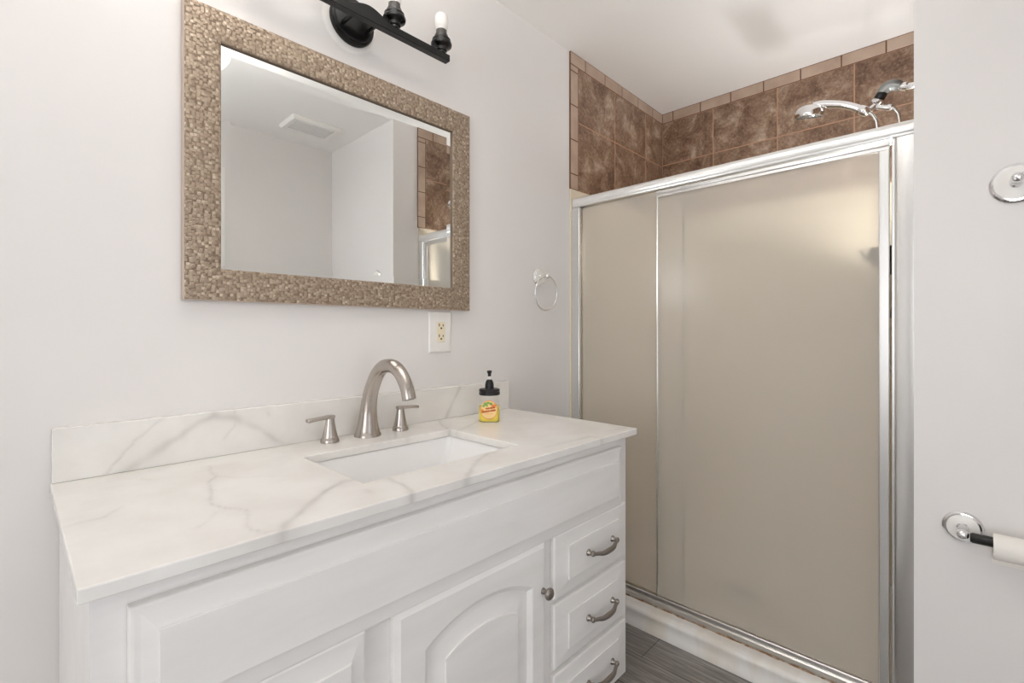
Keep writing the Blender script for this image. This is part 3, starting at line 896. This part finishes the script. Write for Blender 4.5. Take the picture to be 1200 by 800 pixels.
# ------------------------------------------------------------------ toilet paper holder and roll
tp = thing('toilet_paper_holder', (XP, -1.25, .669), 'chrome and white toilet paper holder with black roller on the right wall', 'toilet paper holder')
plate_post(tp, -1.255, .669, r=.036, reach=.058)
plate_post(tp, -1.440, .669, r=.036, reach=.058)
mb = MB(); mb.lathe([(.0085, 0), (.0110, .004), (.0110, .157), (.0085, .161)], (XP - .058, -1.267, .666), (0, -1, 0), 24)
mb.build('roller', blackplastic_m, tp, smooth=True)
ro = thing('toilet_paper_roll', (XP - .058, -1.36, .66), 'nearly used up white toilet paper roll hanging on the black roller', 'toilet paper roll')
rc_ = (XP - .058, 0, .658)
y0, y1 = -1.303, -1.412
mb = MB()
n = 36; ri, rr = .0185, .0270
ring = lambda r, y: [(rc_[0] + r * math.cos(2 * math.pi * k / n), y, rc_[2] + r * math.sin(2 * math.pi * k / n)) for k in range(n)]
mb.loops([ring(ri, y0), ring(rr - .001, y0), ring(rr, y0 - .002), ring(rr, y1 + .002), ring(rr - .001, y1), ring(ri, y1)], False, False)
mb.build('paper', paper_m, ro, smooth=True, angle=50)
mb = MB(); mb.loops([ring(ri - .0015, y0 - .001), ring(ri + .0003, y0 - .0005), ring(ri + .0003, y1 + .0005), ring(ri - .0015, y1 + .001)], False, False)
mb.build('core', card_m, ro, smooth=True)
mb = MB()   # loose tail hanging behind, against the wall side
pts = [(rr + .0004, 0.25), (rr + .0006, 0.0)]
path = [(rc_[0] + (rr + .0003) * math.cos(a), rc_[2] + (rr + .0003) * math.sin(a)) for a in (.9, .6, .3, .05)] + [(rc_[0] + .0275, .645), (rc_[0] + .0275, .630), (rc_[0] + .0265, .612)]
lps = []
A = [mb.bm.verts.new((x, y0 + .001, z)) for x, z in path]; B_ = [mb.bm.verts.new((x, y1 - .001, z)) for x, z in path]
A2 = [mb.bm.verts.new((x + .0008, y0 + .001, z)) for x, z in path]; B2 = [mb.bm.verts.new((x + .0008, y1 - .001, z)) for x, z in path]
for k in range(len(path) - 1):
    mb.face([A[k], A[k + 1], B_[k + 1], B_[k]]); mb.face([A2[k], B2[k], B2[k + 1], A2[k + 1]])
    mb.face([A[k], A2[k], A2[k + 1], A[k + 1]]); mb.face([B_[k], B_[k + 1], B2[k + 1], B2[k]])
mb.face([A[-1], A2[-1], B2[-1], B_[-1]]); mb.face([A[0], B_[0], B2[0], A2[0]])
mb.build('loose_sheet', paper_m, ro, smooth=True)

# ------------------------------------------------------------------ sliding shower door
sd = thing('sliding_shower_door', (1.72, -.58, .076), 'chrome framed sliding shower door with two frosted glass panels', 'shower door')
ZH0, ZH1 = 1.656, 1.697
XH0, XH1 = 1.690, 1.752
YA, YB = -.014, YS + .008
mb = MB()     # header: closed rail with a rounded face and a lower lip
prof = [(XH0, ZH0 + .006), (XH0 + .001, ZH0 + .002), (XH0 + .004, ZH0), (XH0 + .008, ZH0), (XH0 + .009, ZH0 + .004), (XH1 - .006, ZH0 + .004), (XH1 - .006, ZH0), (XH1, ZH0), (XH1, ZH1 - .004), (XH1 - .004, ZH1),
        (XH0 + .008, ZH1), (XH0 + .003, ZH1 - .003), (XH0, ZH1 - .009), (XH0 - .0015, ZH1 - .020), (XH0, ZH0 + .010), (XH0 + .0015, ZH0 + .008)]
mb.loops([[(x, YA, z) for x, z in prof], [(x, YB, z) for x, z in prof]])
mb.build('header', header_m, sd, smooth=True, angle=40)
mb = MB()
mb.box(1.690, 1.750, -.050, -.0085, .112, ZH0).build('jamb', alu_m, sd, bevel=.003)
mb = MB()
prof = [(1.690, YS + .008), (1.690, YS + .046), (1.694, YS + .052), (1.700, YS + .052), (1.700, YS + .060), (1.742, YS + .060), (1.742, YS + .008)]
mb.loops([[(x, y, .112) for x, y in prof], [(x, y, ZH0) for x, y in prof]])
mb.build('jamb', alu_m, sd, bevel=.0015)
mb = MB()     # track
prof = [(1.690, .076), (1.690, .094), (1.694, .098), (1.699, .098), (1.7005, .108), (1.704, .111), (1.7075, .108), (1.709, .096), (1.7095, .096), (1.7100, .110), (1.7160, .112), (1.719, .096), (1.748, .096), (1.752, .090), (1.752, .076)]
mb.loops([[(x, YA, z) for x, z in prof], [(x, YB, z) for x, z in prof]])
mb.build('bottom_track', alu_dull_m, sd, smooth=True, angle=35)
mb = MB(); mb.tube([(1.6885, YA - k * (YB - YA) / -40, .0765 + .0015 * math.sin(k * 1.7)) for k in range(41)], [.0032 + .0012 * math.sin(k * 2.3) for k in range(41)], 8)
mb.build('caulk_line', rust_m, sd, smooth=True)
def panel(xc, ya, yb, stile_a, stile_b, z0, z1, top_rail):
    """glass panel between y=ya (left) and yb (right)"""
    mb = MB(); mb.box(xc - .0022, xc + .0022, yb + .003, ya - .003, z0 + .004, z1 - .004)
    gl = mb.build('door_panel', glass_m, sd)
    mb = MB()
    prof = [(xc - .010, z1 - .024), (xc - .010, z1 - .014), (xc - .0125, z1 - .012), (xc - .0125, z1 - .002), (xc - .011, z1), (xc + .0065, z1), (xc + .0065, z1 - .024)]
    if top_rail:
        mb.loops([[(x, ya, z) for x, z in prof], [(x, yb, z) for x, z in prof]])
        mb.build('top_rail', alu_m, gl, bevel=.001)
    for (sa, sb), nm in ((stile_a, 'stile'), (stile_b, 'stile')):
        if sa is None: continue
        mb = MB()
        if top_rail: mb.box(xc - .011, xc + .007, sa, sb, z0, z1 - .024)
        else: mb.box(xc - .003, xc + .003, sa, sb, z0, z1)
        mb.build(nm if top_rail else 'edge_seal', alu_m if top_rail else darkgap_m, gl, bevel=.002 if top_rail else .0008)
    return gl
panel(1.706, -.404, -1.104, (-.404, -.411), (-1.080, -1.104), .1125, 1.652, True)
panel(1.7128, -.051, -.504, (-.506, -.502), (None, None), .1135, 1.657, False)

# ------------------------------------------------------------------ shower fittings
sa = thing('shower_pipe', (2.12, YS, 1.95), 'chrome shower pipe with grey swivel elbow rising above the door header', 'shower pipe')
SX = 2.12
mb = MB(); mb.lathe([(.030, .0075), (.030, .011), (.022, .016), (.012, .018)], (SX, YS, 1.955), (0, 1, 0), 28)
mb.build('wall_flange', chrome_m, sa, smooth=True)
mb = MB(); mb.tube(spline([(SX, YS + .012, 1.955), (SX, -1.130, 1.955), (SX, -1.105, 1.958), (SX, -1.088, 1.965)], 5), .0108, 16)
mb.lathe([(.0145, 0), (.0150, .006), (.0140, .016)], (SX, -1.110, 1.957), (0, .92, .3), 18)
mb.build('pipe', chrome_m, sa, smooth=True)
mb = MB(); q = spline([(-1.094, 1.962, .0150), (-1.080, 1.972, .0185), (-1.062, 1.975, .0195), (-1.047, 1.966, .0180), (-1.040, 1.954, .0150)], 5)
mb.tube([(SX, a[0], a[1]) for a in q], [a[2] for a in q], 18, ref=(1, 0, 0))
mb.build('swivel_elbow', greychrome_m, sa, smooth=True)
mb = MB(); mb.lathe([(.0155, 0), (.0160, .004), (.0165, .018), (.0150, .022)], (SX, -1.043, 1.958), (0, .50, -.86), 20)
mb.build('swivel_nut', blackplastic_m, sa, smooth=True)
mb = MB(); mb.lathe([(.016, 0), (.0205, .003), (.021, .012), (.016, .017), (.011, .020)], (SX, -1.033, 1.937), (0, .45, -.89), 22)
mb.tube([(SX, -1.026, 1.922), (SX - .004, -1.016, 1.912), (SX - .006, -1.004, 1.906)], .011, 14)
mb.tube([(SX, -1.020, 1.918), (SX - .004, -1.036, 1.908), (SX - .008, -1.062, 1.897)], [.0095, .0098, .0088], 14)
mb.lathe([(.0115, 0), (.0120, .004), (.0105, .013)], (SX - .008, -1.058, 1.899), (-.1, -.92, -.37), 16)
mb.build('bracket', chrome_m, sa, smooth=True, angle=45)
hs = thing('hand_shower', (2.11, -.92, 1.93), 'chrome hand shower with silver handle and hose resting in the bracket', 'hand shower')
mb = MB()
q = spline([(-.836, 1.974, .0150), (-.862, 1.972, .0150), (-.895, 1.962, .0142), (-.930, 1.948, .0140), (-.960, 1.930, .0142), (-.982, 1.914, .0145)], 5)
mb.tube([(SX - .012, a[0], a[1]) for a in q], [a[2] for a in q], 18, ref=(1, 0, 0))
hd = mb.build('handle', chrome_m, hs, smooth=True, angle=60)
mb = MB()
mb.lathe([(.0150, 0), (.0175, .003), (.0178, .022), (.0150, .030), (.0100, .036)], (SX - .012, -.978, 1.9165), (0, -.80, -.60), 20)
mb.build('end_nut', chrome_m, hd, smooth=True, angle=45)
hc = Vector((SX - .012, -.822, 1.960)); ax = Vector((.32, .14, -.93)).normalized()
mb = MB(); mb.lathe(spline([(.0, -.024), (.018, -.0225), (.034, -.016), (.044, -.006), (.049, .004)], 4) + [(.0500, .008), (.0500, .016), (.048, .019)], hc, ax, 36, False, True)
mb.build('spray_head', chrome_m, hs, smooth=True, angle=40)
mb = MB(); mb.lathe([(.0475, .0185), (.0465, .022), (.030, .0235), (0, .0235)], hc, ax, 36, True, False)
sf = mb.build('spray_face', greychrome_m, hs, smooth=True)
mb = MB()
u = ax.orthogonal().normalized(); w = ax.cross(u)
for r_, nn in ((.012, 6), (.024, 12), (.038, 20)):
    for k in range(nn):
        a = 2 * math.pi * k / nn
        mb.lathe([(.0018, .022), (.0014, .0258)], hc + (u * math.cos(a) + w * math.sin(a)) * r_, ax, 6)
mb.build('nozzle', darkgap_m, sf)
mb = MB()
p0 = Vector((SX - .012, -1.004, 1.898))
hose = spline([tuple(p0), (SX - .012, -1.020, 1.876), (SX - .010, -1.030, 1.82), (SX - .010, -1.035, 1.55), (SX - .010, -1.045, 1.20), (SX - .010, -1.062, 1.02), (SX - .010, -1.085, .975), (SX - .010, -1.108, 1.02), (SX - .010, -1.112, 1.20), (SX - .010, -1.100, 1.60), (SX - .010, -1.092, 1.83), (SX - .009, -1.080, 1.882), (SX - .008, -1.066, 1.896)], 12)
mb.tube(hose, .0062, 12)
mb.build('hose', hose_m, hs, smooth=True, angle=80)
sv = thing('shower_valve', (2.10, YS, 1.23), 'shower mixer valve with round plate, a blurred shape behind the frosted glass', 'shower valve')
vc = (2.10, YS + .007, 1.235)
mb = MB(); mb.lathe([(.085, .0005), (.085, .004), (.070, .012), (.030, .016)], vc, (0, 1, 0), 36); mb.build('escutcheon', pewter_m, sv, smooth=True)
mb = MB(); mb.lathe([(.027, .015), (.025, .050), (.034, .056), (.036, .082), (.028, .090)], vc, (0, 1, 0), 28)
mb.tube([(2.10, YS + .078, 1.235), (2.10, YS + .090, 1.20), (2.10, YS + .098, 1.165)], [.010, .010, .008], 12); mb.build('handle', pewter_m, sv, smooth=True)

# ------------------------------------------------------------------ ceiling vent (seen in the mirror) and added pendant lamp (unseen fill)
cv = thing('ceiling_vent', (1.237, -1.613, CEIL), 'white rectangular ceiling exhaust vent seen reflected in the mirror', 'vent')
vx0, vx1, vy0, vy1 = 1.092, 1.382, -1.722, -1.506
def rxy(i, z): return [(vx0 + i, vy0 + i, z), (vx1 - i, vy0 + i, z), (vx1 - i, vy1 - i, z), (vx0 + i, vy1 - i, z)]
mb = MB()
mb.loops([rxy(0, CEIL - .0005), rxy(.002, CEIL - .010), rxy(.010, CEIL - .020), rxy(.034, CEIL - .022), rxy(.036, CEIL - .012)], True, True)
mb.build('frame', plate_m, cv)
mb = MB()
k = vx0 + .042
while k < vx1 - .040:
    mb.box(k, k + .0045, vy0 + .036, vy1 - .036, CEIL - .021, CEIL - .0125); k += .0072
mb.build('grille', grille_m, cv)

LX, LY, LZ = ADDED_BOWL_AT
cl = thing('added_pendant', (LX, LY, CEIL), 'added unseen white glass bowl pendant hanging from the ceiling on a short rod', 'added fill light')
lc = (LX, LY, 0)
mb = MB(); mb.lathe([(.065, CEIL - .0005), (.065, CEIL - .012), (.050, CEIL - .026), (.012, CEIL - .030)], lc, n=40); mb.build('canopy', nickel_m, cl, smooth=True)
mb = MB(); mb.lathe([(.008, CEIL - .028), (.008, LZ - .05)], lc, n=14); mb.build('rod', nickel_m, cl, smooth=True)
mb = MB(); mb.lathe(spline([(.130, LZ), (.127, LZ - .022), (.110, LZ - .046), (.075, LZ - .063), (.035, LZ - .071), (.0, LZ - .072)], 4) + [(.0, LZ - .067)] + spline([(.035, LZ - .066), (.073, LZ - .058), (.105, LZ - .042), (.121, LZ - .020), (.124, LZ)], 4), lc, n=48, cap0=False, cap1=False)
bowl = mb.build('glass_bowl', addedbowl_m, cl, smooth=True)
l = bpy.data.lights.new('added_pendant_fill', 'AREA'); l.shape = 'DISK'; l.size = .20; l.energy = ADDED_BOWL_UP; l.color = (1.0, .985, .965)  # fill added to brighten the ceiling and upper walls
o = bpy.data.objects.new('added_pendant_fill', l); o.location = (LX, LY, LZ - .012); o.rotation_euler = (math.radians(180), 0, 0); COL.objects.link(o)

wl = thing('added_shower_uplight', (2.145, YS + TH, 1.36), 'added black linear uplight with tall light-blocking back plate on the shower end wall', 'wall light')
WX0, WX1, WZ = 1.84, 2.45, 1.38  # uplight added for the shower ceiling and tile, hidden by the partition
mb = MB()  # tall black back keeps the added light off the end wall
prof = [(.0075, WZ - .05), (.05, WZ - .05), (.145, WZ - .03), (.155, WZ), (.150, WZ), (.138, WZ - .024), (.050, WZ - .035), (.016, WZ - .035), (.016, WZ + .26), (.0075, WZ + .26)]
mb.loops([[(WX0, YS + y, z) for y, z in prof], [(WX1, YS + y, z) for y, z in prof]])
mb.build('trough', lampblack_m, wl, bevel=.001)
for x in (WX0, WX1 - .004):
    mb = MB(); mb.box(x, x + .004, YS + .0165, YS + .130, WZ - .034, WZ + (.12 if x > WX0 else 0)); mb.build('end_cap', lampblack_m, wl)
l = bpy.data.lights.new('added_shower_fill', 'AREA'); l.shape = 'RECTANGLE'; l.size = WX1 - WX0 - .03; l.size_y = .05; l.energy = SHOWER_FILL_UP; l.color = (.97, .985, 1.0)
o = bpy.data.objects.new('added_shower_fill', l); o.location = ((WX0 + WX1) / 2, YS + .098, WZ - .020); o.rotation_euler = (math.radians(180), 0, 0); COL.objects.link(o)
